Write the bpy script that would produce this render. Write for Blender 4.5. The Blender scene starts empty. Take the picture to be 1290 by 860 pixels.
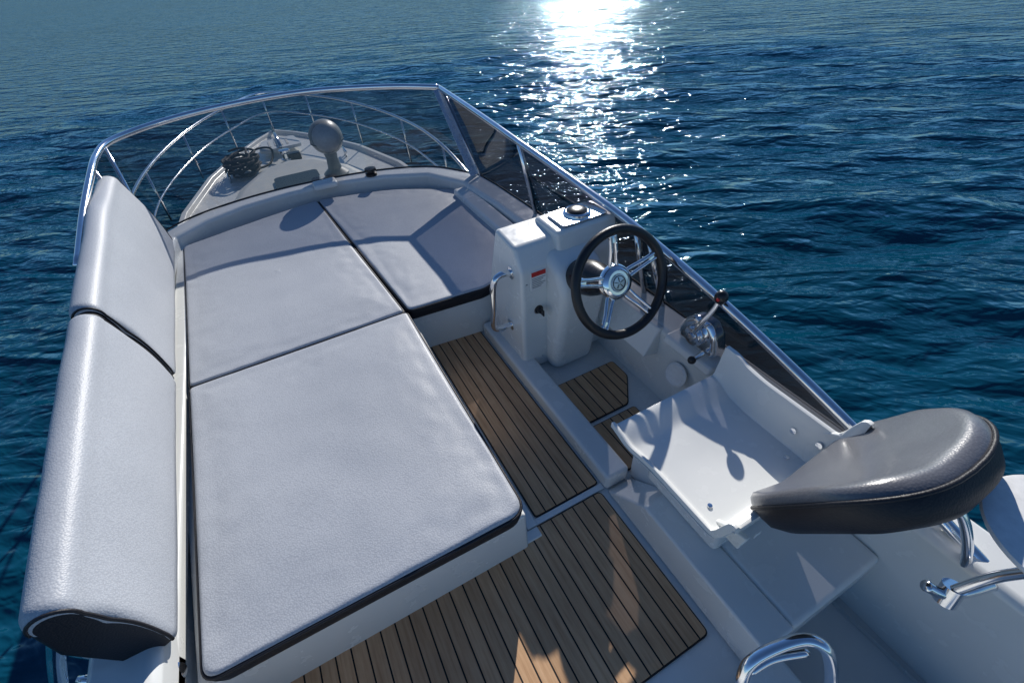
import bpy, bmesh, math, random
import numpy as np
from mathutils import Vector, Matrix, noise
random.seed(3); rng=np.random.default_rng(5)
S=bpy.context.scene
S.view_settings.view_transform='Standard'
try: S.view_settings.look='None'
except: pass
S.view_settings.exposure=0
COL=bpy.context.collection

# ---------------- materials ----------------
def mat(name):
    m=bpy.data.materials.new(name); m.use_nodes=True
    n=m.node_tree.nodes; l=m.node_tree.links
    return m,n,l,n['Principled BSDF']
def coords(n,kind='Object'):
    t=n.new('ShaderNodeTexCoord'); return t.outputs[kind]
def noise_n(n,l,vec,scale,detail=4,rough=.5,dist=0):
    t=n.new('ShaderNodeTexNoise'); t.inputs['Scale'].default_value=scale
    t.inputs['Detail'].default_value=detail; t.inputs['Roughness'].default_value=rough
    t.inputs['Distortion'].default_value=dist
    l.new(vec,t.inputs['Vector']); return t
def ramp(n,l,fac,stops):
    r=n.new('ShaderNodeValToRGB'); e=r.color_ramp.elements
    e[0].position,e[0].color=stops[0][0],(*stops[0][1],1)
    e[1].position,e[1].color=stops[-1][0],(*stops[-1][1],1)
    for p,c in stops[1:-1]:
        x=e.new(p); x.color=(*c,1)
    l.new(fac,r.inputs[0]); return r
def bump(n,l,h,strength,dist,prev=None):
    b=n.new('ShaderNodeBump'); b.inputs['Strength'].default_value=strength; b.inputs['Distance'].default_value=dist
    l.new(h,b.inputs['Height'])
    if prev is not None: l.new(prev,b.inputs['Normal'])
    return b.outputs[0]
def math_n(n,l,op,a,b=None,c=None):
    t=n.new('ShaderNodeMath'); t.operation=op
    for i,x in enumerate((a,b,c)):
        if x is None: continue
        if isinstance(x,(int,float)): t.inputs[i].default_value=x
        else: l.new(x,t.inputs[i])
    return t.outputs[0]

def m_gelcoat(name,c1,c2,rough=.22):
    m,n,l,p=mat(name); v=coords(n)
    t=noise_n(n,l,v,2.2,4,.6); r=ramp(n,l,t.outputs[0],[(.3,c1),(.7,c2)]); l.new(r.outputs[0],p.inputs['Base Color'])
    t2=noise_n(n,l,v,11,3,.6); r2=ramp(n,l,t2.outputs[0],[(.3,(rough*.7,)*3),(.75,(rough*1.5,)*3)]); l.new(r2.outputs[0],p.inputs['Roughness'])
    l.new(bump(n,l,t2.outputs[0],.03,.01),p.inputs['Normal'])
    return m
GEL=m_gelcoat('gelcoat_white',(.71,.72,.70),(.78,.79,.76))
GELG=m_gelcoat('nonslip_grey',(.52,.53,.52),(.60,.61,.59),.5)

def m_vinyl(name,c1,c2,rough,bs=1,coat=0,spec=.4,big=.0013):
    m,n,l,p=mat(name); v=coords(n)
    t=noise_n(n,l,v,1.7,4,.65); r=ramp(n,l,t.outputs[0],[(.3,c1),(.7,c2)])
    vo=n.new('ShaderNodeTexVoronoi'); vo.inputs['Scale'].default_value=175; l.new(v,vo.inputs['Vector'])
    mx=n.new('ShaderNodeMix'); mx.data_type='RGBA'; mx.blend_type='MULTIPLY'; mx.inputs['Factor'].default_value=1
    rv=ramp(n,l,vo.outputs['Distance'],[(.1,(1.04,1.04,1.04)),(.7,(.86,.86,.87))])
    l.new(r.outputs[0],mx.inputs['A']); l.new(rv.outputs[0],mx.inputs['B']); l.new(mx.outputs['Result'],p.inputs['Base Color'])
    p.inputs['Roughness'].default_value=rough; p.inputs['Specular IOR Level'].default_value=spec
    t2=noise_n(n,l,v,5,2,.5,.3)
    h=math_n(n,l,'MULTIPLY_ADD',vo.outputs['Distance'],-.00055*bs,math_n(n,l,'MULTIPLY',t2.outputs[0],big))
    l.new(bump(n,l,h,1,1),p.inputs['Normal'])
    p.inputs['Coat Weight'].default_value=coat; p.inputs['Coat Roughness'].default_value=.25
    return m
VIN=m_vinyl('grey_vinyl',(.43,.455,.49),(.49,.515,.55),.46)
VIND=m_vinyl('dark_vinyl',(.13,.13,.14),(.16,.16,.17),.33,.8,.6,.5,.004)
BLK=m_vinyl('black_vinyl',(.010,.010,.014),(.02,.02,.025),.5)

def simple(name,c,rough=.4,metal=0,bs=0,scale=40):
    m,n,l,p=mat(name); v=coords(n)
    t=noise_n(n,l,v,scale,4,.6)
    c2=tuple(x*.85 for x in c); r=ramp(n,l,t.outputs[0],[(.3,c2),(.7,c)]); l.new(r.outputs[0],p.inputs['Base Color'])
    r2=ramp(n,l,t.outputs[0],[(.3,(rough*.8,)*3),(.7,(min(1,rough*1.2),)*3)]); l.new(r2.outputs[0],p.inputs['Roughness'])
    p.inputs['Metallic'].default_value=metal
    if bs: l.new(bump(n,l,t.outputs[0],bs,.005),p.inputs['Normal'])
    return m
CHR=simple('stainless_steel',(.88,.89,.91),.12,1,0,6)
RUB=simple('black_rubber',(.012,.012,.014),.38,0,.2,120)
PLB=simple('black_plastic',(.015,.015,.017),.3)
GRY=simple('grey_plastic',(.30,.32,.33),.38)
RED=simple('red_plastic',(.6,.02,.02),.4)
WHT=simple('white_plastic',(.80,.80,.79),.45)
CAULK=simple('caulk',(.015,.014,.014),.6)
ROPE=simple('black_rope',(.012,.012,.018),.8,0,.6,200)
ALU=simple('brushed_aluminium',(.62,.65,.70),.28,1,0,20)

PW=.0555
def m_teak():
    m,n,l,p=mat('teak_planks'); v=coords(n)
    mp=n.new('ShaderNodeMapping'); mp.inputs['Scale'].default_value=(1,.06,1); l.new(v,mp.inputs[0])
    g=noise_n(n,l,mp.outputs[0],90,6,.65)
    sx=n.new('ShaderNodeSeparateXYZ'); l.new(v,sx.inputs[0])
    d=math_n(n,l,'DIVIDE',sx.outputs[0],PW)
    f=math_n(n,l,'FLOOR',d)
    wn=n.new('ShaderNodeTexWhiteNoise'); wn.noise_dimensions='1D'; l.new(f,wn.inputs['W'])
    fr=math_n(n,l,'FRACT',d)
    a2=math_n(n,l,'ABSOLUTE',math_n(n,l,'SUBTRACT',fr,.5))
    gt=math_n(n,l,'GREATER_THAN',a2,.5-.0030/PW)
    r=ramp(n,l,g.outputs[0],[(.25,(.48,.27,.14)),(.5,(.62,.385,.215)),(.75,(.70,.465,.28))])
    mx=n.new('ShaderNodeMix'); mx.data_type='RGBA'; mx.blend_type='MULTIPLY'; mx.inputs['Factor'].default_value=.6
    rr=ramp(n,l,wn.outputs['Value'],[(0,(.76,.74,.72)),(1,(1.1,1.08,1.05))])
    l.new(r.outputs[0],mx.inputs['A']); l.new(rr.outputs[0],mx.inputs['B'])
    st=noise_n(n,l,v,3,5,.6); rs=ramp(n,l,st.outputs[0],[(.3,(.82,.82,.82)),(.7,(1.05,1.05,1.05))])
    m3=n.new('ShaderNodeMix'); m3.data_type='RGBA'; m3.blend_type='MULTIPLY'; m3.inputs['Factor'].default_value=1
    l.new(mx.outputs['Result'],m3.inputs['A']); l.new(rs.outputs[0],m3.inputs['B'])
    m2=n.new('ShaderNodeMix'); m2.data_type='RGBA'; l.new(gt,m2.inputs['Factor'])
    l.new(m3.outputs['Result'],m2.inputs['A']); m2.inputs['B'].default_value=(.012,.011,.012,1)
    l.new(m2.outputs['Result'],p.inputs['Base Color']); p.inputs['Roughness'].default_value=.6; p.inputs['Specular IOR Level'].default_value=.3
    h=math_n(n,l,'MULTIPLY_ADD',gt,-.001,math_n(n,l,'MULTIPLY',g.outputs[0],.0004))
    l.new(bump(n,l,h,1,1),p.inputs['Normal'])
    return m
TEAK=m_teak()

def m_tint(name,tint,dirt=.008):
    m=bpy.data.materials.new(name); m.use_nodes=True; n=m.node_tree.nodes; l=m.node_tree.links; n.clear()
    o=n.new('ShaderNodeOutputMaterial'); t=n.new('ShaderNodeBsdfTransparent'); t.inputs[0].default_value=(*tint,1)
    g=n.new('ShaderNodeBsdfGlossy'); g.inputs['Roughness'].default_value=.03; g.inputs[0].default_value=(.9,.9,.9,1)
    lw=n.new('ShaderNodeLayerWeight'); lw.inputs[0].default_value=.5
    fac=math_n(n,l,'MULTIPLY_ADD',math_n(n,l,'POWER',lw.outputs['Facing'],5.0),.85,.045)
    mx=n.new('ShaderNodeMixShader'); l.new(fac,mx.inputs[0]); l.new(t.outputs[0],mx.inputs[1]); l.new(g.outputs[0],mx.inputs[2])
    d=n.new('ShaderNodeBsdfDiffuse'); d.inputs[0].default_value=(.05,.055,.06,1)
    v=coords(n); nn=noise_n(n,l,v,6,4,.6); r=ramp(n,l,nn.outputs[0],[(.35,(dirt,)*3),(.8,(dirt*5,)*3)])
    m2=n.new('ShaderNodeMixShader'); l.new(r.outputs[0],m2.inputs[0]); l.new(mx.outputs[0],m2.inputs[1]); l.new(d.outputs[0],m2.inputs[2])
    l.new(m2.outputs[0],o.inputs[0]); return m
TINT=m_tint('smoked_acrylic_front',(.46,.46,.47)); TINTS=m_tint('smoked_acrylic_side',(.11,.11,.125))

def m_water():
    m=bpy.data.materials.new('sea_water'); m.use_nodes=True; n=m.node_tree.nodes; l=m.node_tree.links; n.clear()
    o=n.new('ShaderNodeOutputMaterial'); g=n.new('ShaderNodeNewGeometry').outputs['Position']
    t=noise_n(n,l,g,.10,3,.6); r=ramp(n,l,t.outputs[0],[(.3,(.001,.036,.062)),(.7,(.002,.050,.095))])
    def mapped(rot,sx,sy):
        m1=n.new('ShaderNodeMapping'); m1.inputs['Rotation'].default_value=(0,0,math.radians(rot)); l.new(g,m1.inputs[0])
        m2=n.new('ShaderNodeMapping'); m2.inputs['Scale'].default_value=(sx,sy,1); l.new(m1.outputs[0],m2.inputs[0]); return m2.outputs[0]
    a=noise_n(n,l,mapped(35,.42,1.25),1.35,2,.45,.4)
    b=noise_n(n,l,mapped(24,.52,1.25),3.4,2,.5,.4)
    b2=noise_n(n,l,mapped(52,.55,1.3),6.0,2,.5,.3)
    h=math_n(n,l,'MULTIPLY',a.outputs[0],.27)
    h=math_n(n,l,'MULTIPLY_ADD',b.outputs[0],.095,h)
    h=math_n(n,l,'MULTIPLY_ADD',b2.outputs[0],.030,h)
    nb=bump(n,l,h,1,1)
    d=n.new('ShaderNodeBsdfDiffuse'); l.new(r.outputs[0],d.inputs[0]); l.new(nb,d.inputs['Normal'])
    gl=n.new('ShaderNodeBsdfGlossy'); gl.inputs[0].default_value=(.66,.87,1.0,1); gl.inputs['Roughness'].default_value=.055; l.new(nb,gl.inputs['Normal'])
    fr=n.new('ShaderNodeFresnel'); fr.inputs[0].default_value=1.33; l.new(nb,fr.inputs['Normal'])
    fc=math_n(n,l,'MINIMUM',fr.outputs[0],.36)
    mx=n.new('ShaderNodeMixShader'); l.new(fc,mx.inputs[0]); l.new(d.outputs[0],mx.inputs[1]); l.new(gl.outputs[0],mx.inputs[2])
    l.new(mx.outputs[0],o.inputs[0]); return m
WAT=m_water()

# ---------------- mesh helpers ----------------
def root(name,loc=(0,0,0)):
    e=bpy.data.objects.new(name,None); e.empty_display_size=.1; COL.objects.link(e); return e
def link(me,name,parent,mats,smooth=True,bevel=0,seg=3,auto=True):
    ob=bpy.data.objects.new(name,me); COL.objects.link(ob)
    if parent is not None: ob.parent=parent
    for m in (mats if isinstance(mats,(list,tuple)) else [mats]): me.materials.append(m)
    if smooth:
        for p in me.polygons: p.use_smooth=True
    if bevel:
        b=ob.modifiers.new('b','BEVEL'); b.width=bevel; b.segments=seg; b.limit_method='ANGLE'; b.angle_limit=math.radians(25)
        w=ob.modifiers.new('w','WEIGHTED_NORMAL'); w.keep_sharp=True
    return ob
def mesh(verts,faces,name='m'):
    me=bpy.data.meshes.new(name); me.from_pydata([tuple(v) for v in verts],[],faces); me.update()
    bm=bmesh.new(); bm.from_mesh(me); bmesh.ops.recalc_face_normals(bm,faces=bm.faces); bm.to_mesh(me); bm.free(); return me
def box(par,name,x0,x1,y0,y1,z0,z1,m,bevel=.008,seg=3):
    v=[(x,y,z) for x in(x0,x1) for y in(y0,y1) for z in(z0,z1)]
    f=[(0,1,3,2),(4,6,7,5),(0,4,5,1),(2,3,7,6),(0,2,6,4),(1,5,7,3)]
    return link(mesh(v,f),name,par,m,True,bevel,seg)
def prism(par,name,prof,a,b,axis,m,bevel=.01,seg=3):
    def P(p,t):
        return {'x':(t,p[0],p[1]),'y':(p[0],t,p[1]),'z':(p[0],p[1],t)}[axis]
    n=len(prof); v=[P(p,a) for p in prof]+[P(p,b) for p in prof]
    f=[tuple(range(n)),tuple(range(2*n-1,n-1,-1))]+[(i,(i+1)%n,n+(i+1)%n,n+i) for i in range(n)]
    return link(mesh(v,f),name,par,m,True,bevel,seg)
def crom(pts,k=8,closed=False):
    P=[Vector(p) for p in pts]; out=[]; n=len(P)
    rg=range(n if closed else n-1)
    for i in rg:
        p0=P[(i-1)%n] if closed or i>0 else P[0]*2-P[1]; p1=P[i]; p2=P[(i+1)%n]
        p3=P[(i+2)%n] if closed or i+2<n else P[-1]*2-P[-2]
        for j in range(k):
            t=j/k; out.append(.5*((2*p1)+(-p0+p2)*t+(2*p0-5*p1+4*p2-p3)*t*t+(-p0+3*p1-3*p2+p3)*t**3))
    if not closed: out.append(P[-1])
    return out
def tube(par,name,pts,r,m,smooth=True,closed=False,k=8,seg=14,cap=True):
    P=crom(pts,k,closed) if smooth else [Vector(p) for p in pts]
    n=len(P); R=r if isinstance(r,(list,tuple)) else None
    v=[];f=[]; up=None
    for i in range(n):
        a=P[(i-1)%n] if closed or i>0 else P[i]; b=P[(i+1)%n] if closed or i<n-1 else P[i]
        t=(b-a).normalized()
        if up is None:
            up=Vector((0,0,1)) if abs(t.z)<.9 else Vector((1,0,0))
        s=t.cross(up).normalized(); up=s.cross(t).normalized()
        rr=r if R is None else R[0]+(R[1]-R[0])*i/(n-1)
        for q in range(seg):
            w=2*math.pi*q/seg; v.append(P[i]+s*math.cos(w)*rr+up*math.sin(w)*rr)
    for i in range(n if closed else n-1):
        for q in range(seg):
            a=i*seg+q; b=i*seg+(q+1)%seg; c=((i+1)%n)*seg+(q+1)%seg; d=((i+1)%n)*seg+q; f.append((a,b,c,d))
    if not closed and cap: f.append(tuple(range(seg))); f.append(tuple((n-1)*seg+q for q in range(seg)))
    me=mesh(v,f); ob=link(me,name,par,m)
    return ob
def basis(nrm,xh=(1,0,0)):
    z=Vector(nrm).normalized(); x=Vector(xh); x=(x-z*x.dot(z)).normalized(); y=z.cross(x); return x,y,z
def lathe(par,name,prof,c,nrm,m,seg=40,xh=(1,0,0)):
    x,y,z=basis(nrm,xh); c=Vector(c); v=[];f=[]
    for (r,h) in prof:
        for q in range(seg):
            w=2*math.pi*q/seg; v.append(c+x*math.cos(w)*r+y*math.sin(w)*r+z*h)
    for i in range(len(prof)-1):
        for q in range(seg):
            f.append((i*seg+q,i*seg+(q+1)%seg,(i+1)*seg+(q+1)%seg,(i+1)*seg+q))
    f.append(tuple(range(seg))); f.append(tuple((len(prof)-1)*seg+q for q in range(seg)))
    ob=link(mesh(v,f),name,par,m)
    b=ob.modifiers.new('e','EDGE_SPLIT'); b.split_angle=math.radians(40); return ob
def ball(par,name,c,r,m,sc=(1,1,1)):
    bm=bmesh.new(); bmesh.ops.create_uvsphere(bm,u_segments=32,v_segments=20,radius=r)
    for v in bm.verts: v.co=Vector((v.co.x*sc[0],v.co.y*sc[1],v.co.z*sc[2]))+Vector(c)
    me=bpy.data.meshes.new(name); bm.to_mesh(me); bm.free(); return link(me,name,par,m)
def round_poly(pts,rad,n=6):
    out=[];N=len(pts)
    for i in range(N):
        p=Vector(pts[i][:2]); a=Vector(pts[i-1][:2]); b=Vector(pts[(i+1)%N][:2])
        r=rad[i] if isinstance(rad,(list,tuple)) else rad
        d1=(a-p).normalized(); d2=(b-p).normalized(); s=p+d1*r; e=p+d2*r
        for j in range(n+1):
            t=j/n; out.append(s*(1-t)**2+p*2*t*(1-t)+e*t*t)
    return out
def resample(pts,step):
    out=[];N=len(pts)
    for i in range(N):
        a=Vector(pts[i]);b=Vector(pts[(i+1)%N]); L=(b-a).length
        if L<1e-6: continue
        k=max(1,int(L/step))
        for j in range(k): out.append(a.lerp(b,j/k))
    return out
def inset(pts,d):
    N=len(pts); area=sum(pts[i].x*pts[(i+1)%N].y-pts[(i+1)%N].x*pts[i].y for i in range(N)); sg=1 if area>0 else -1
    out=[]
    for i in range(N):
        t=(pts[(i+1)%N]-pts[i-1]).normalized(); nn=Vector((-t.y,t.x))*sg; out.append(pts[i]+nn*d)
    return out
def pad(name,poly,rad,zt,th=.085,seed=0,wr=.0032):
    R=root(name)
    o=resample(round_poly(poly,rad),.03); N=len(o)
    c=Vector((sum(p.x for p in o)/N,sum(p.y for p in o)/N))
    rings=[]; er=.017
    def shr(d): return [p+(c-p).normalized()*d*1.25 for p in o]
    rings.append([(p,zt-th) for p in shr(.006)])
    rings.append([(p,zt-th*.5) for p in inset(o,-.004)])
    for d in (0,.0015,.004,.008,.012,.018,.04):
        zz=zt-er*(1-math.sqrt(max(0,1-(1-min(1,d/er))**2)))
        rings.append([(p,zz) for p in shr(d)])
    base=shr(.06); K=44
    for k in range(K):
        s=1-k/K; rings.append([(c+(p-c)*s,zt+.007*(1-s**6)) for p in base])
    v=[];f=[];mi=[]
    for ri,rg in enumerate(rings):
        for (p,z) in rg:
            if ri>=4:
                e=min(1,(ri-3)/5)
                z+=e*wr*(noise.noise(Vector((p.x*2.2+seed,p.y*2.2,seed)))*1.8+noise.noise(Vector((p.x*6,p.y*6+seed,1)))*.6)
                dd=min((p-q).length for q in o[::3]) if ri<26 else 1
                if dd<.28:
                    z+=.0036*noise.noise(Vector((p.x*16,p.y*16,seed+5)))*(1-dd/.28)*e
            v.append((p.x,p.y,z))
    for i in range(len(rings)-1):
        for q in range(N):
            f.append((i*N+q,i*N+(q+1)%N,(i+1)*N+(q+1)%N,(i+1)*N+q)); mi.append(1 if i<3 else 0)
    v.append((c.x,c.y,zt+.007)); L=(len(rings)-1)*N
    for q in range(N): f.append((L+q,L+(q+1)%N,len(v)-1)); mi.append(0)
    me=bpy.data.meshes.new('cover'); me.from_pydata(v,[],f)
    for p,k in zip(me.polygons,mi): p.material_index=k
    me.update(); bm=bmesh.new(); bm.from_mesh(me); bmesh.ops.recalc_face_normals(bm,faces=bm.faces); bm.to_mesh(me); bm.free()
    link(me,'cover',R,[VIN,BLK])
    pz=[(p.x,p.y,zt-er+.001) for p in inset(o,-.003)]
    tube(R,'piping',pz,.0055,BLK,smooth=False,closed=True,seg=8)
    return R

# ---------------- water ----------------
NA=1200; rr=[1.2]
while rr[-1]<4000: rr.append(rr[-1]*(1.0095 if rr[-1]<26 else 1.028))
rr=np.array(rr); NR=len(rr)
ang=np.linspace(0,2*np.pi,NA,endpoint=False)
Rg,Ag=np.meshgrid(rr,ang,indexing='ij')
X=Rg*np.sin(Ag); Y=Rg*np.cos(Ag); Z=np.zeros_like(X)
dr=np.where(Rg<26,Rg*.0095,Rg*.028)
wd=math.radians(55)
for i in range(60):
    lam=.6*(4.5/.6)**(rng.random()**1.2); th=wd+rng.normal()*.40; k=2*np.pi/lam
    amp=.0036*lam**1.0; fade=np.clip((lam/dr-3)/4,0,1)
    ph=rng.random()*6.28; A=k*(X*np.cos(th)+Y*np.sin(th))+ph
    Z+=amp*fade*(np.sin(A)+.25*np.cos(2*A))
v=np.stack([X,Y,Z-2.3],-1).reshape(-1,3)
i=np.arange(NR-1)[:,None]*NA; j=np.arange(NA)[None,:]; j2=(j+1)%NA
F=np.stack([i+j,i+NA+j,i+NA+j2,i+j2],-1).reshape(-1,4)
me=bpy.data.meshes.new('water'); me.vertices.add(len(v)); me.vertices.foreach_set('co',v.ravel())
me.loops.add(F.size); me.loops.foreach_set('vertex_index',F.ravel().astype(np.int32))
me.polygons.add(len(F)); me.polygons.foreach_set('loop_start',np.arange(0,F.size,4,dtype=np.int32)); me.polygons.foreach_set('loop_total',np.full(len(F),4,dtype=np.int32))
me.update(calc_edges=True); me.validate()
if me.polygons[0].normal.z<0: me.flip_normals()
w=link(me,'water',None,WAT)

# ---------------- yacht body ----------------
Y_=root('yacht')
cx=.18
st=[(-4.5,1.55,1.45),(-2,1.72,1.6),(1,1.80,1.65),(4,1.80,1.55),(6,1.74,1.35),(7.5,1.60,1.05),(8.8,1.25,.70),(9.8,.80,.38),(10.5,.38,.14),(10.95,.03,.01)]
v=[];f=[]
for (y,b,wl) in st:
    for s in (-1,1):
        v+= [(cx+s*(b-.10),y,-.70),(cx+s*(b-.07),y,-.64),(cx+s*b,y,-.64),(cx+s*(b+.02),y,-.80),(cx+s*wl,y-(.25 if y>9 else 0),-2.45)]
for i in range(len(st)-1):
    a=i*10;b=a+10
    for s in (0,5):
        for q in range(4): f.append((a+s+q,a+s+q+1,b+s+q+1,b+s+q))
    f.append((a,a+5,b+5,b))
f.append((0,1,2,3,4,9,8,7,6,5))
link(mesh(v,f),'hull',Y_,GEL,True,.012)
tr=[(-1.05,4.6),(-1.0,6.2),(-.62,7.6),(-.2,8.3),(.18,8.45),(.56,8.3),(.98,7.6),(1.36,6.2),(1.41,4.6)]
v=[];f=[];n_=len(tr)
for (s,z) in ((1,-.702),(.96,-.5),(.88,-.44)):
    for (x,y) in tr: v.append((cx+(x-cx)*s,4.6+(y-4.6)*s,z))
for i in range(2):
    for q in range(n_-1): f.append((i*n_+q,i*n_+q+1,(i+1)*n_+q+1,(i+1)*n_+q))
f.append(tuple(range(2*n_,3*n_)))
link(mesh(v,f),'cabin_trunk',Y_,GELG,True,.03)
prism(Y_,'foredeck_hatch',round_poly([(-.12,6.7),(.48,6.7),(.48,7.3),(-.12,7.3)],.08),-.44,-.40,'z',PLB,.006)
v=[(-1.15,-2.4,-.72),(1.5,-2.4,-.72),(1.5,5.2,-.72),(-1.15,5.2,-.72),(-1.0,-2.4,-.14),(1.4,-2.4,-.14),(1.2,4.25,-.14),(-.8,4.25,-.14)]
link(mesh(v,[(0,1,5,4),(1,2,6,5),(2,3,7,6),(3,0,4,7)]),'wheelhouse',Y_,GEL,True,.02)
outer=[(1.56,-2.0),(1.56,1.5),(1.55,3.0),(1.50,3.62),(1.25,4.03),(.85,4.24),(.40,4.35),(0,4.38),(-.40,4.34),(-.75,4.22),(-.99,3.98),(-1.06,3.6),(-1.05,2.2),(-1.0,.9),(-1.0,-2.0)]
inner=[(1.38,-2.0),(1.37,1.5),(1.34,3.0),(1.30,3.52),(1.12,3.88),(.78,4.08),(.38,4.20),(0,4.22),(-.36,4.17),(-.64,4.06),(-.85,3.9),(-.89,3.5),(-.87,2.2),(-.80,.9),(-.80,-2.0)]
N=len(outer)
v=[];f=[]
for (ox,oy),(ix,iy) in zip(outer,inner):
    zt=.43
    v+=[(ix,iy,-.05),(ix,iy,zt-.02),(ix+(ox-ix)*.12,iy+(oy-iy)*.12,zt),(ix+(ox-ix)*.88,iy+(oy-iy)*.88,zt),(ox,oy,zt-.03),(ox+(.04 if ox>cx else -.0),oy,.1),(cx+(ox-cx)*.93,cx+(oy-cx)*.97,-.16)]
for i in range(N-1):
    for q in range(6): f.append((i*7+q,i*7+q+1,(i+1)*7+q+1,(i+1)*7+q))
link(mesh(v,f),'coaming',Y_,GEL,True,.012)
box(Y_,'floor_port',-1.0,.90,-2.0,4.2,-.10,-.006,GEL,.004)
box(Y_,'floor_helm',.9005,1.45,.08,3.6,-.10,-.006,GEL,.004)
box(Y_,'stairwell_floor',.9,1.52,-2,.078,-.25,-.17,GELG,.004)
box(Y_,'stairwell_wall',.895,.9,-2,.1,-.2,-.02,GEL,.001)
box(Y_,'stairwell_front',.9,1.45,.0785,.09,-.2,-.02,GEL,.001)
box(Y_,'stairwell_side',1.376,1.50,-2,.078,-.2,-.03,GEL,.004)
pl=[(.36,.79),(.385,2.20),(.80,2.16),(1.30,2.20),(1.33,3.0),(1.29,3.55),(1.10,3.86),(.4,4.18),(0,4.20),(-.62,4.04),(-.86,3.88),(-.86,2.2),(-.775,.79)]
prism(Y_,'sunpad_plinth',pl,-.004,.268,'z',GEL,.012)
box(Y_,'floor_margin',-.80,.43,.80,.845,-.004,.018,GEL,.005)
box(Y_,'floor_margin_side',.388,.435,.85,2.36,-.004,.018,GEL,.005)
box(Y_,'floor_joint',.43,.79,.853,.881,-.004,.006,GEL,.002)
box(Y_,'divider_ledge',.79,.915,.84,2.14,-.004,.09,GEL,.018)
prism(Y_,'divider_riser',[(.84,0),(.62,.2),(.06,.2),(.06,0)],.792,.93,'x',GEL,.012)
box(Y_,'helm_platform',.9305,1.375,.06,.86,-.004,.2,GEL,.02)
box(Y_,'aft_step',.60,.893,-.35,.055,-.004,.07,GEL,.02)
box(Y_,'port_ledge_cap',-.885,-.80,.80,3.95,.268,.335,GEL,.015)
prism(Y_,'side_shelf',[(1.28,.28),(1.36,.43),(1.39,.43),(1.39,.25)],1.22,1.66,'y',GEL,.008)
lathe(Y_,'deck_plate_cover',[(.062,0),(.062,.006),(.05,.012),(.045,.009),(0.001,.009)],(1.34,1.05,.27),(-1,0,.35),WHT,36,(0,1,0))
box(Y_,'fore_ledge_stbd',1.20,1.33,2.2,3.5,.27,.40,GEL,.02)

# teak
T=root('teak_deck')
def teak(name,poly):
    prism(T,name+'_caulk',poly,-.003,.004,'z',CAULK,.001,1)
    P=[Vector(p) for p in poly]; q=inset(P,.006)
    prism(T,name,[(a.x,a.y) for a in q],.0,.0085,'z',TEAK,.001,1)
def rp(pts,r): return [(p.x,p.y) for p in round_poly(pts,r,4)]
teak('side_panel',rp([(.445,.885),(.782,.885),(.782,2.33),(.445,2.33)],.02))
teak('aft_panel',rp([(-.75,.20),(.765,.20),(.765,.85),(-.75,.85)],.025))
teak('footwell_panel',rp([(.93,1.19),(1.20,1.19),(1.33,1.36),(1.33,1.50),(.93,1.50)],.02))
teak('footwell_panel_aft',rp([(.93,.87),(1.20,.87),(1.22,1.165),(.93,1.165)],.02))

# ---------------- cushions ----------------
pad('sun_pad_cushion',[(-.725,.775),(.35,.765),(.352,2.165),(-.775,2.165)],[.05,.07,.02,.02],.352,seed=1)
pad('sun_pad_cushion',[(-.775,2.178),(.34,2.178),(.185,4.12),(-.30,4.03),(-.835,3.88)],[.02,.02,.03,.3,.04],.352,seed=4)
pad('sun_pad_cushion',[(.37,2.178),(.83,2.14),(1.19,2.25),(1.26,2.7),(1.27,3.60),(.80,3.96),(.20,4.12)],[.03,.03,.04,.1,.05,.2,.03],.352,seed=8)

def backrest(name,y0,y1,fn):
    R=root(name); K=60; v=[];f=[];mi=[]
    sec=None
    for i in range(K+1):
        t=i/K; t=.5-.5*math.cos(math.pi*t); y=y0+(y1-y0)*t
        xb,xt,zt=fn(y)
        e=min(t,1-t)*abs(y1-y0); sh=0 if e>.035 else .028*(1-math.sqrt(1-(1-e/.035)**2))
        zb=.385
        p=[(xb-.11,zb+.01),(xb-.02,zb-.005),(xb+.012,zb+.01),(xb+.016,zb+.04)]
        ti=(xt+.115,zt-.055)
        for s in np.linspace(.15,1,12):
            q=(p[3][0]+(ti[0]-p[3][0])*s, p[3][1]+(ti[1]-p[3][1])*s)
            bul=.018*math.sin(math.pi*s); p.append((q[0]+bul,q[1]+bul*.3))
        for a in np.linspace(10,180,12):
            a=math.radians(a); p.append((xt+.055+.060*math.cos(a),zt-.055+.055*math.sin(a)))
        p.append((xt-.02,zt-.2)); p.append((xb-.13,zb+.06))
        cxm=sum(q[0] for q in p)/len(p); czm=sum(q[1] for q in p)/len(p)
        for (px,pz) in p:
            w=noise.noise(Vector((px*3,y*2.2,pz*3+y0)))*.006+noise.noise(Vector((px*9,y*7,pz*9)))*.0025
            dx=px-cxm; dz=pz-czm; L=math.hypot(dx,dz)+1e-6
            v.append((px+(w-sh)*dx/L,y,pz+(w-sh)*dz/L))
        sec=len(p)
    for i in range(K):
        for q in range(sec): 
            f.append((i*sec+q,i*sec+(q+1)%sec,(i+1)*sec+(q+1)%sec,(i+1)*sec+q)); mi.append(1 if q in(0,1,sec-1,sec-2,sec-3) else 0)
    f.append(tuple(range(sec))); mi.append(1); f.append(tuple(K*sec+q for q in range(sec))); mi.append(1)
    me=bpy.data.meshes.new('cover'); me.from_pydata(v,[],f)
    for p,k in zip(me.polygons,mi): p.material_index=k
    me.update(); bm=bmesh.new(); bm.from_mesh(me); bmesh.ops.recalc_face_normals(bm,faces=bm.faces); bm.to_mesh(me); bm.free()
    ob=link(me,'cover',R,[VIN,BLK]); ob.data.polygons[-1].use_smooth=False; ob.data.polygons[-2].use_smooth=False
    for i in (2,K-2):
        ring=[v[i*sec+q] for q in range(2,sec-2)]
        tube(R,'piping',ring,.005,BLK,smooth=False,seg=8)
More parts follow.
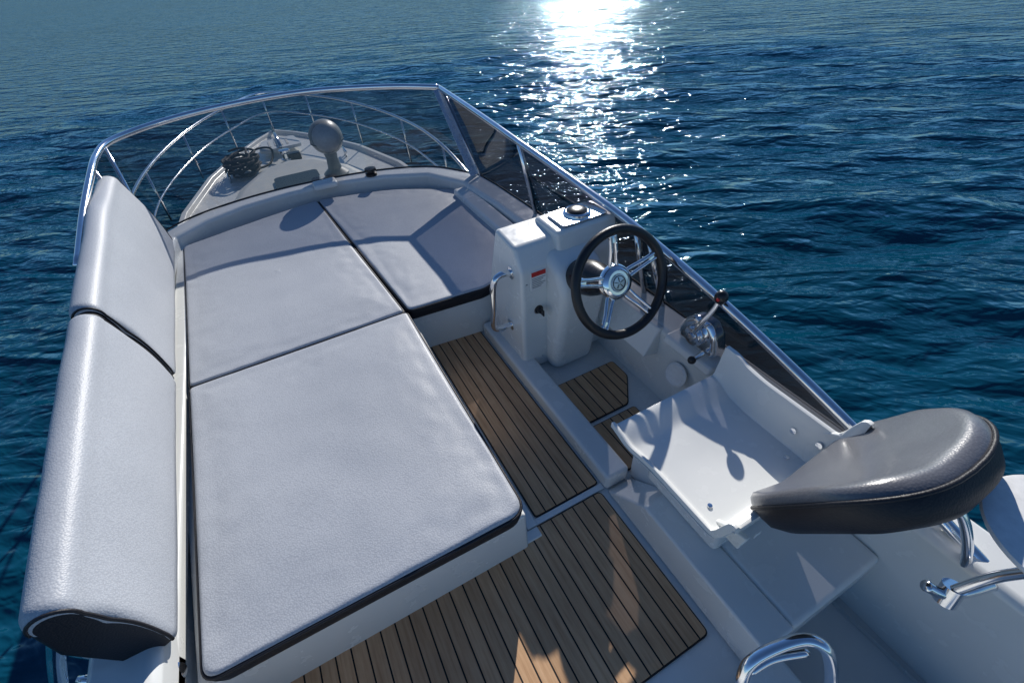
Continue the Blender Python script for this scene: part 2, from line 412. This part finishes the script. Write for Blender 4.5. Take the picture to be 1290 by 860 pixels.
def fA(y):
    t=(y-.9)/(3.9-.9); return (-.780-.105*t, -.94-.13*t, .775+.165*min(1,t*1.3) )
backrest('backrest_cushion',.905,2.20,fA)
backrest('backrest_cushion',2.235,3.86,fA)

# ---------------- windscreen ----------------
top=crom([(-1.03,3.75,1.0),(-.97,4.17,1.05),(-.585,4.42,1.075),(-.105,4.47,1.093),(.335,4.46,1.093),(.69,4.38,1.08),(1.105,4.22,1.055),(1.39,4.01,1.037)],8)
topS=crom([(1.39,4.01,1.037),(1.375,3.3,1.005),(1.365,2.6,.96),(1.395,1.6,.85),(1.42,.88,.70),(1.43,.33,.55),(1.43,0,.45)],8)
botF=crom([(-1.03,3.68,.44),(-.985,3.96,.43),(-.74,4.19,.43),(-.38,4.31,.43),(0,4.345,.43),(.42,4.31,.43),(.84,4.21,.43),(1.22,3.99,.43),(1.46,3.60,.43)],7)
botS=[Vector((1.47,3.60,.43))]+crom([(1.50,3.3,.43),(1.52,2.6,.43),(1.525,1.6,.43),(1.525,.88,.42),(1.525,.33,.42),(1.52,0,.42)],8)
def at(P,t):
    L=[0]
    for a,b in zip(P[:-1],P[1:]): L.append(L[-1]+(b-a).length)
    s=t*L[-1]
    for i in range(len(P)-1):
        if L[i+1]>=s: return P[i].lerp(P[i+1],(s-L[i])/(L[i+1]-L[i]+1e-9))
    return P[-1]
WS=root('windscreen')
def panel(name,A,B,t0,t1,m,lift=.02):
    v=[];f=[];K=40
    for i in range(K+1):
        t=t0+(t1-t0)*i/K; a=at(A,t); b=at(B,t); d=(b-a)
        for s in (lift,.25,.5,.75,.995): 
            v.append(a+d*s)
    for i in range(K):
        for q in range(4): f.append((i*5+q,i*5+q+1,i*5+6+q,i*5+5+q))
    return link(mesh(v,f),name,WS,m)
panel('front_panel',top,botF,.005,.99,TINT)
panel('side_panel',topS,botS,.012,.985,TINTS)
tube(WS,'base_trim',[p+Vector((0,0,.004)) for p in botF],.007,RUB,smooth=False,seg=8)
tube(WS,'base_trim_side',[p+Vector((0,0,.004)) for p in botS],.007,RUB,smooth=False,seg=8)
GR=root('guard_rail')
tube(GR,'top_rail_front',[(-1.10,2.9,.78),(-1.07,3.35,.90)]+[tuple(p) for p in top[::4]],.021,CHR,k=6)
tube(GR,'top_rail_side',[tuple(p) for p in topS[::4]]+[(1.45,-.3,.33),(1.47,-.8,.15)],.020,CHR,k=6)
def post(a,b,r=.011,m=CHR): tube(GR,'post',[a,b],r,m,smooth=False)
def flat(a,b,w,th,m,nm='corner_plate'):
    a=Vector(a);b=Vector(b);t=(b-a).normalized(); s=Vector(w).normalized(); s=(s-t*s.dot(t)).normalized(); u=t.cross(s)
    v=[]
    for p in (a,b):
        for i,j in ((-1,-1),(1,-1),(1,1),(-1,1)): v.append(p+s*i*Vector(w).length/2+u*j*th/2)
    link(mesh(v,[(0,1,2,3),(4,5,6,7),(0,1,5,4),(1,2,6,5),(2,3,7,6),(3,0,4,7)]),nm,GR,m,True,.002)
flat((1.37,3.99,1.03),(1.44,3.58,.43),(.07,-.02,0),.008,ALU)
post((1.41,3.99,1.03),(1.48,3.54,.43),.013)
post((1.37,2.62,.96),(1.50,2.66,.43),.015)
post((1.40,1.52,.84),(1.50,1.50,.43),.014); post((1.40,1.42,.82),(1.50,1.36,.43),.014)
post((-.985,4.12,1.04),(-.98,3.94,.43),.014); post((-1.03,3.80,1.0),(-1.0,3.80,.43),.012)
tube(GR,'port_rail',[(-1.06,3.2,.74),(-1.03,2.2,.66),(-.98,1.3,.62),(-.95,1.0,.62),(-1.02,.97,.50),(-1.10,.96,.35)],.02,CHR,k=8)
tube(GR,'port_lower_rail',[(-1.05,1.03,.40),(-.93,.95,.36),(-.82,.865,.32)],.014,CHR)
lathe(GR,'rail_flange',[(.03,0),(.03,.006),(.018,.012)],(-.815,.86,.31),(.6,-.6,.5),CHR,24)
tube(GR,'port_lower_rail_b',[(-1.07,.98,.33),(-.95,.92,.29),(-.84,.86,.27)],.012,CHR)

# ---------------- helm console ----------------
HC=root('helm_console')
prism(HC,'body',[(1.69,0),(1.66,.69),(1.73,.80),(1.93,.82),(2.10,.36),(2.10,0)],.845,1.40,'x',GEL,.022,4)
prism(HC,'dash_cowl',[(1.665,.72),(1.685,.833),(1.89,.838),(1.95,.78)],1.06,1.42,'x',GEL,.02,4)
prism(HC,'steering_pod',[(1.72,0),(1.60,0),(1.53,.40),(1.50,.58),(1.56,.70),(1.72,.76)],.99,1.26,'x',GEL,.05,6)
box(HC,'label_plate',.895,.985,1.659,1.669,.575,.685,WHT,.001,1)
box(HC,'label_header',.90,.98,1.6572,1.6592,.655,.68,RED,.0003,1)
for i in range(6): box(HC,'label_text',.902,.978-.012*(i%3),1.6575,1.6592,.640-i*.010,.6435-i*.010,GRY,.0002,1)
nk=(0,-1,.04)
lathe(HC,'ignition_switch',[(.024,0),(.024,.01),(.016,.013),(.014,.03),(.010,.032)],(.94,1.673,.44),nk,PLB,28)
box(HC,'ignition_key',.936,.944,1.615,1.645,.425,.46,PLB,.002,2)
lathe(HC,'switch_bezel',[(.03,0),(.03,.003),(.025,.005)],(.94,1.675,.44),nk,CHR,28)
for x,z in ((.875,.62),(.875,.08),(.965,.08)): lathe(HC,'panel_screw',[(.006,0),(.005,.003),(.001,.0035)],(x,1.6628+(.69-z)*.0435,z),nk,CHR,12)
GH=root('grab_handle')
tube(GH,'bar',[(.85,1.77,.645),(.78,1.77,.65),(.745,1.77,.61),(.74,1.79,.45),(.74,1.82,.31),(.775,1.82,.275),(.85,1.82,.275)],.018,CHR,k=8)
for z,y in ((.645,1.77),(.275,1.82)): lathe(GH,'flange',[(.034,0),(.034,.005),(.022,.01)],(.845,y,z),(-1,0,0),CHR,24,(0,1,0))
CP=root('compass'); zc=.8385; px,py=1.245,1.785
prism(CP,'plate',round_poly([(px-.135,py-.085),(px+.135,py-.085),(px+.135,py+.085),(px-.135,py+.085)],.03),zc,zc+.01,'z',CHR,.003)
lathe(CP,'bezel',[(.072,0),(.070,.012),(.060,.018),(.056,.012)],(px,py,zc+.01),(0,0,1),CHR,40)
lathe(CP,'dial',[(.056,0),(.054,.014),(.042,.022),(.022,.026),(.001,.027)],(px,py,zc+.011),(0,0,1),PLB,40)
for a in (-.12,.12):
    for b in (-.07,.07): lathe(CP,'screw',[(.006,0),(.005,.002),(.001,.0025)],(px+a,py+b,zc+.01),(0,0,1),ALU,12)

# steering wheel
SW=root('steering_wheel')
C=Vector((1.11,1.25,.775)); aw=math.radians(23); nW=Vector((0,-math.cos(aw),math.sin(aw))); ex,ey,ez=basis(nW,(1,0,0))
Rw=.225
tube(SW,'rim',[C+ex*math.cos(a)*Rw+ey*math.sin(a)*Rw for a in np.linspace(0,2*math.pi,72,endpoint=False)],.0205,RUB,smooth=False,closed=True,seg=16)
for i in range(5):
    a=math.radians(90+72*i)
    d=ex*math.cos(a)+ey*math.sin(a); s=ez.cross(d)
    for o in (-.012,.012):
        tube(SW,'spoke',[C-ez*.035+d*.03+s*o*1.6,C-ez*.030+d*.09+s*o*1.3,C-ez*.012+d*.15+s*o,C+d*(Rw-.012)+s*o],.0085,CHR,k=6,seg=12)
    lathe(SW,'spoke_pad',[(.022,0),(.020,.004),(.001,.005)],C+d*(Rw-.03)-ez*.004,ez,CHR,20)
lathe(SW,'hub',[(.080,-.05),(.080,-.03),(.070,-.018),(.056,-.012),(.053,-.018),(.001,-.018)],C,ez,CHR,48)
lathe(SW,'hub_badge',[(.040,-.017),(.037,-.012),(.001,-.010)],C,ez,ALU,40)
tube(SW,'badge_ring',[C-ez*.011+ex*math.cos(a)*.031+ey*math.sin(a)*.031 for a in np.linspace(0,6.283,30,endpoint=False)],.002,PLB,smooth=False,closed=True,seg=6)
for k in range(5):
    a=math.radians(90+72*k); tube(SW,'badge_mark',[C-ez*.0095+(ex*math.cos(a)+ey*math.sin(a))*.005,C-ez*.0095+(ex*math.cos(a)+ey*math.sin(a))*.025],.0015,PLB,smooth=False,seg=6)
lathe(SW,'column',[(.05,-.05),(.055,-.12),(.075,-.17),(.085,-.22),(.085,-.32)],C,ez,PLB,36)

# throttle
TH=root('throttle_control')
prism(TH,'mount_pad',[(1.33,.40),(1.345,.445),(1.47,.445),(1.48,.40)],.88,1.17,'y',GEL,.014)
prism(TH,'housing',[(.915,.445),(.91,.50),(.93,.57),(.97,.615),(1.06,.615),(1.105,.575),(1.13,.51),(1.13,.445)],1.375,1.455,'x',CHR,.025,6)
lathe(TH,'hub',[(.050,0),(.050,.02),(.040,.034),(.001,.036)],(1.375,1.02,.535),(-1,0,0),CHR,36,(0,1,0))
lathe(TH,'hub_cap',[(.022,0),(.020,.010),(.001,.012)],(1.340,1.02,.535),(-1,0,0),ALU,30,(0,1,0))
tube(TH,'lever',[(1.350,1.02,.535),(1.350,1.00,.61),(1.372,.975,.69),(1.385,.965,.745)],[.014,.010],CHR)
ball(TH,'knob',(1.387,.962,.765),.027,PLB,(1,1,1.15))
lathe(TH,'trim_button',[(.008,0),(.007,.004),(.001,.005)],(1.361,.955,.768),(-1,-.3,0),RED,14,(0,1,0))
tube(TH,'side_switch',[(1.365,.96,.47),(1.32,.95,.475),(1.29,.945,.48)],.013,CHR); ball(TH,'switch_knob',(1.285,.945,.481),.018,PLB)

# ---------------- helm seat ----------------
HS=root('helm_seat')
def sm(t): t=max(0,min(1,t)); return t*t*(3-2*t)
v=[];f=[];NX,NY=70,44
for i in range(NX+1):
    for j in range(NY+1):
        x=.78+.525*i/NX; y=.29+.535*j/NY
        z=.462+.160*sm((x-1.262)/.03)*(1-.12*sm((y-.74)/.08))+.025*sm((.808-x)/.02)+.12*sm((.355-y)/.05)
        z+=.035*sm((y-.71)/.11)
        z-=.010*math.exp(-(((x-1.03)/.14)**2+((y-.55)/.14)**2))
        xx=x-.02*sm((y-.6)/.2)*(1-i/NX)+.02*sm((y-.6)/.2)*(i/NX); yy=y
        v.append((xx,yy,z))
for i in range(NX):
    for j in range(NY):
        a=i*(NY+1)+j; f.append((a,a+1,a+NY+2,a+NY+1))
ob=link(mesh(v,f),'seat_shell',HS,GEL); sd=ob.modifiers.new('s','SOLIDIFY'); sd.thickness=.024; sd.offset=-1
bv=ob.modifiers.new('b','BEVEL'); bv.width=.007; bv.segments=3; bv.limit_method='ANGLE'; bv.angle_limit=math.radians(50)
prism(HS,'seat_base',[(.86,.44),(.885,.2),(1.24,.2),(1.27,.44)],.36,.72,'y',GEL,.02)
prism(HS,'side_bracket',[(.30,.44),(.52,.44),(.42,.58),(.28,.68),(.22,.64)],1.285,1.305,'x',GEL,.006)
prism(HS,'side_bracket_l',[(.28,.44),(.40,.44),(.33,.50),(.27,.52)],.83,.85,'x',GEL,.006)
for (y,z) in ((.37,.555),(.46,.535)): lathe(HS,'bolt',[(.012,0),(.011,.005),(.001,.006)],(1.274,y,z),(-1,0,.2),CHR,16,(0,1,0))
for x in (.855,1.22): lathe(HS,'bolt',[(.009,0),(.008,.004),(.001,.005)],(x,.42,.463),(0,0,1),CHR,16)
cB=Vector((1.10,.185,.735)); eh=Vector((0,-.25,.43)).normalized(); ew=Vector((1,0,0)); en=ew.cross(eh)*-1
if en.y<0: en=-en
def se(w,h,a,p=3.0):
    c=math.cos(a);s=math.sin(a); return (w*math.copysign(abs(c)**(2/p),c),h*math.copysign(abs(s)**(2/p),s))
v=[];f=[];mi=[];N=96
prof=[(.86,-.075),(.95,-.06),(.99,-.03),(1.0,.0),(.995,.014),(.97,.032),(.92,.043),(.85,.047),(.7,.051),(.5,.055),(.3,.057),(.12,.058)]
for (s,h) in prof:
    for q in range(N):
        a=2*math.pi*q/N; x,y=se(.262*s,.265*s,a)
        if y<0: x*=1-.06*(y/.245)**2
        w=noise.noise(Vector((x*9,y*9,2)))*.005 if s<.95 else 0
        cur=.075*(x/.25)**2
        v.append(cB+ew*x+eh*y+en*(h+w+cur*.7))
for i in range(len(prof)-1):
    for q in range(N): f.append((i*N+q,i*N+(q+1)%N,(i+1)*N+(q+1)%N,(i+1)*N+q)); mi.append(1 if i<3 else 0)
f.append(tuple(range(N))); mi.append(1); f.append(tuple((len(prof)-1)*N+q for q in range(N))); mi.append(0)
me=bpy.data.meshes.new('b'); me.from_pydata([tuple(p) for p in v],[],f)
for p,k in zip(me.polygons,mi): p.material_index=k
bm=bmesh.new(); bm.from_mesh(me); bmesh.ops.recalc_face_normals(bm,faces=bm.faces); bm.to_mesh(me); bm.free()
link(me,'backrest',HS,[VIND,BLK])
tube(HS,'backrest_piping',[cB+ew*x+eh*y+en*(.0+.0525*(x/.25)**2) for x,y in [((lambda t:(t[0]*(1-.06*(t[1]/.245)**2) if t[1]<0 else t[0],t[1]))(se(.265,.268,2*math.pi*q/72))) for q in range(72)]],.006,BLK,smooth=False,closed=True,seg=8)
box(HS,'care_tag',.90,.925,.278,.280,.445,.47,WHT,.0005,1)

# ---------------- table, rails aft ----------------
RT=root('round_table')
lathe(RT,'top',[(.15,-.022),(.172,-.016),(.178,-.008),(.176,-.001),(.16,.003),(.001,.004)],(1.225,-.155,.86),(0.05,.0,1),WHT,60)
tube(RT,'arm',[(1.22,-.09,.45),(1.26,-.12,.58),(1.26,-.16,.72),(1.24,-.165,.85)],.014,CHR)
tube(RT,'bracket',[(1.38,-.14,.42),(1.30,-.12,.44),(1.22,-.09,.45),(1.18,-.05,.47)],.016,CHR)
lathe(RT,'clamp',[(.028,-.03),(.028,.03)],(1.23,-.095,.45),(.3,.2,1),CHR,24)
AH=root('handrail')
tube(AH,'bar',[(1.36,.13,.56),(1.36,.07,.61),(1.38,.0,.56),(1.39,-.07,.42),(1.39,-.08,.28)],.014,CHR)
AG=root('grab_rail')
tube(AG,'bar',[(.60,-.05,.05),(.61,.02,.28),(.64,.055,.38),(.71,.05,.42),(.80,.02,.44),(.835,-.03,.41),(.83,-.10,.25),(.82,-.14,.0)],.017,CHR)
tube(AG,'inner_bar',[(.65,.045,.35),(.72,.035,.37),(.81,.0,.38)],.012,CHR)

# ---------------- searchlight etc ----------------
SL=root('searchlight')
ys=4.46
prism(SL,'shelf',[(.27,4.30),(.63,4.28),(.60,4.60),(.30,4.60)],.30,.395,'z',GEL,.02)
lathe(SL,'base',[(.11,0),(.11,.03),(.085,.05),(.06,.07),(.05,.16),(.06,.22)],(.45,ys,.395),(0,0,1),GRY,40)
ball(SL,'head',(.455,ys,.73),.14,GRY,(1.0,1.12,1.0))
lathe(SL,'lens_ring',[(.10,0),(.105,.02),(.09,.03),(.001,.03)],(.455,ys+.12,.735),(0,1,.05),PLB,40)
lathe(SL,'seam',[(.1425,-.004),(.1425,.004)],(.455,ys,.70),(0,0,1),PLB,48)
box(SL,'plinth',.20,.40,4.10,4.24,.42,.47,GEL,.02)
VC=root('vent_cap'); lathe(VC,'cap',[(.05,0),(.05,.02),(.035,.025),(.035,.04),(.05,.045),(.048,.06),(.001,.065)],(.70,4.16,.43),(0,0,1),PLB,32)

# ---------------- bow gear ----------------
BR=root('bow_rail')
br=[(-1.55,4.2,-.25),(-1.58,5.8,.0),(-1.50,7.3,.02),(-1.10,8.8,.04),(-.52,9.9,.06),(.18,10.7,.06),(.88,9.9,.06),(1.46,8.8,.04),(1.86,7.3,.02),(1.94,5.8,.0),(1.91,4.2,-.25)]
tube(BR,'top_rail',br,.020,CHR,k=10)
tube(BR,'mid_rail',[(x*.985,y,z-.33) for x,y,z in br[1:-1]],.012,CHR,k=10)
for (x,y,z) in br[1:-1]:
    tube(BR,'stanchion',[(x,y,z),(cx+(x-cx)*1.02,y+.02,-.64)],.014,CHR,smooth=False)
AW=root('anchor_locker_hatch')
ob=prism(AW,'lid',round_poly([(-.20,9.35),(.52,9.35),(.46,10.0),(-.12,10.0)],.08),-.62,-.57,'z',GEL,.012)
for i in range(4): box(AW,'lid_groove',-.02+.1*i,.02+.1*i,9.5,9.85,-.569,-.562,GELG,.003)
tube(AW,'hinge_strap',[(.16,9.32,-.55),(.16,10.2,-.55),(.16,10.9,-.6)],.03,CHR,smooth=False)
WL=root('anchor_windlass')
lathe(WL,'drum',[(.09,0),(.09,.05),(.06,.06),(.05,.13),(.09,.16),(.088,.19),(.001,.2)],(.18,8.95,-.70),(0,0,1),CHR,32)
box(WL,'motor',.22,.42,8.88,9.02,-.70,-.58,PLB,.02)
for x in (-.75,1.1):
    CL=root('mooring_cleat'); tube(CL,'horn',[(x,8.4,-.60),(x,8.55,-.585),(x,8.7,-.60)],.018,CHR); tube(CL,'foot',[(x,8.5,-.7),(x,8.5,-.59)],.016,CHR,smooth=False); tube(CL,'foot2',[(x,8.6,-.7),(x,8.6,-.59)],.016,CHR,smooth=False)
RC=root('rope_coil')
pts=[]
for i in range(150):
    a=i*.52; r=.20+.07*math.sin(i*.9)+random.uniform(-.03,.03)
    pts.append((-.50+r*math.cos(a)*1.0,8.75+r*math.sin(a)*1.25,-.67+.0018*i+random.uniform(0,.03)))
tube(RC,'coil',pts,.018,ROPE,k=4,seg=8)
tube(RC,'tail',[(-.4,8.6,-.62),(-.1,8.9,-.66),(.0,9.3,-.55),(-.25,9.5,-.56),(-.6,9.2,-.67),(-.75,8.7,-.62)],.018,ROPE,seg=8)

# ---------------- sky, sun, camera ----------------
az,el=math.radians(35.5),math.radians(28)
W=bpy.data.worlds.new('World'); S.world=W; W.use_nodes=True; n=W.node_tree.nodes; l=W.node_tree.links
sk=n.new('ShaderNodeTexSky'); sk.sky_type='NISHITA'; sk.sun_disc=False; sk.sun_elevation=el; sk.sun_rotation=az
sk.air_density=1.0; sk.dust_density=.05; sk.ozone_density=4
mt=n.new('ShaderNodeMix'); mt.data_type='RGBA'; mt.blend_type='MULTIPLY'; mt.inputs['Factor'].default_value=1
l.new(sk.outputs[0],mt.inputs['A']); mt.inputs['B'].default_value=(.72,.90,1.08,1)
l.new(mt.outputs['Result'],n['Background'].inputs[0]); n['Background'].inputs[1].default_value=.088
sd=Vector((math.cos(el)*math.sin(az),math.cos(el)*math.cos(az),math.sin(el)))
L=bpy.data.lights.new('sun','SUN'); L.energy=5; L.angle=math.radians(.5); L.color=(1,.955,.89)
lo=bpy.data.objects.new('sun',L); COL.objects.link(lo); lo.rotation_euler=(-sd).to_track_quat('-Z','Y').to_euler()
cam=bpy.data.cameras.new('camera'); cam.sensor_width=36; cam.lens=16.05; cam.clip_end=8000; cam.clip_start=.02
co=bpy.data.objects.new('camera',cam); COL.objects.link(co)
Mx=Matrix(((.880,.354,-.315,0),(-.470,.559,-.684,0),(-.066,.750,.658,1.9),(0,0,0,1)))
q=Mx.to_quaternion(); q.normalize(); co.rotation_mode='QUATERNION'; co.rotation_quaternion=q; co.location=(0,0,1.9)
S.camera=co
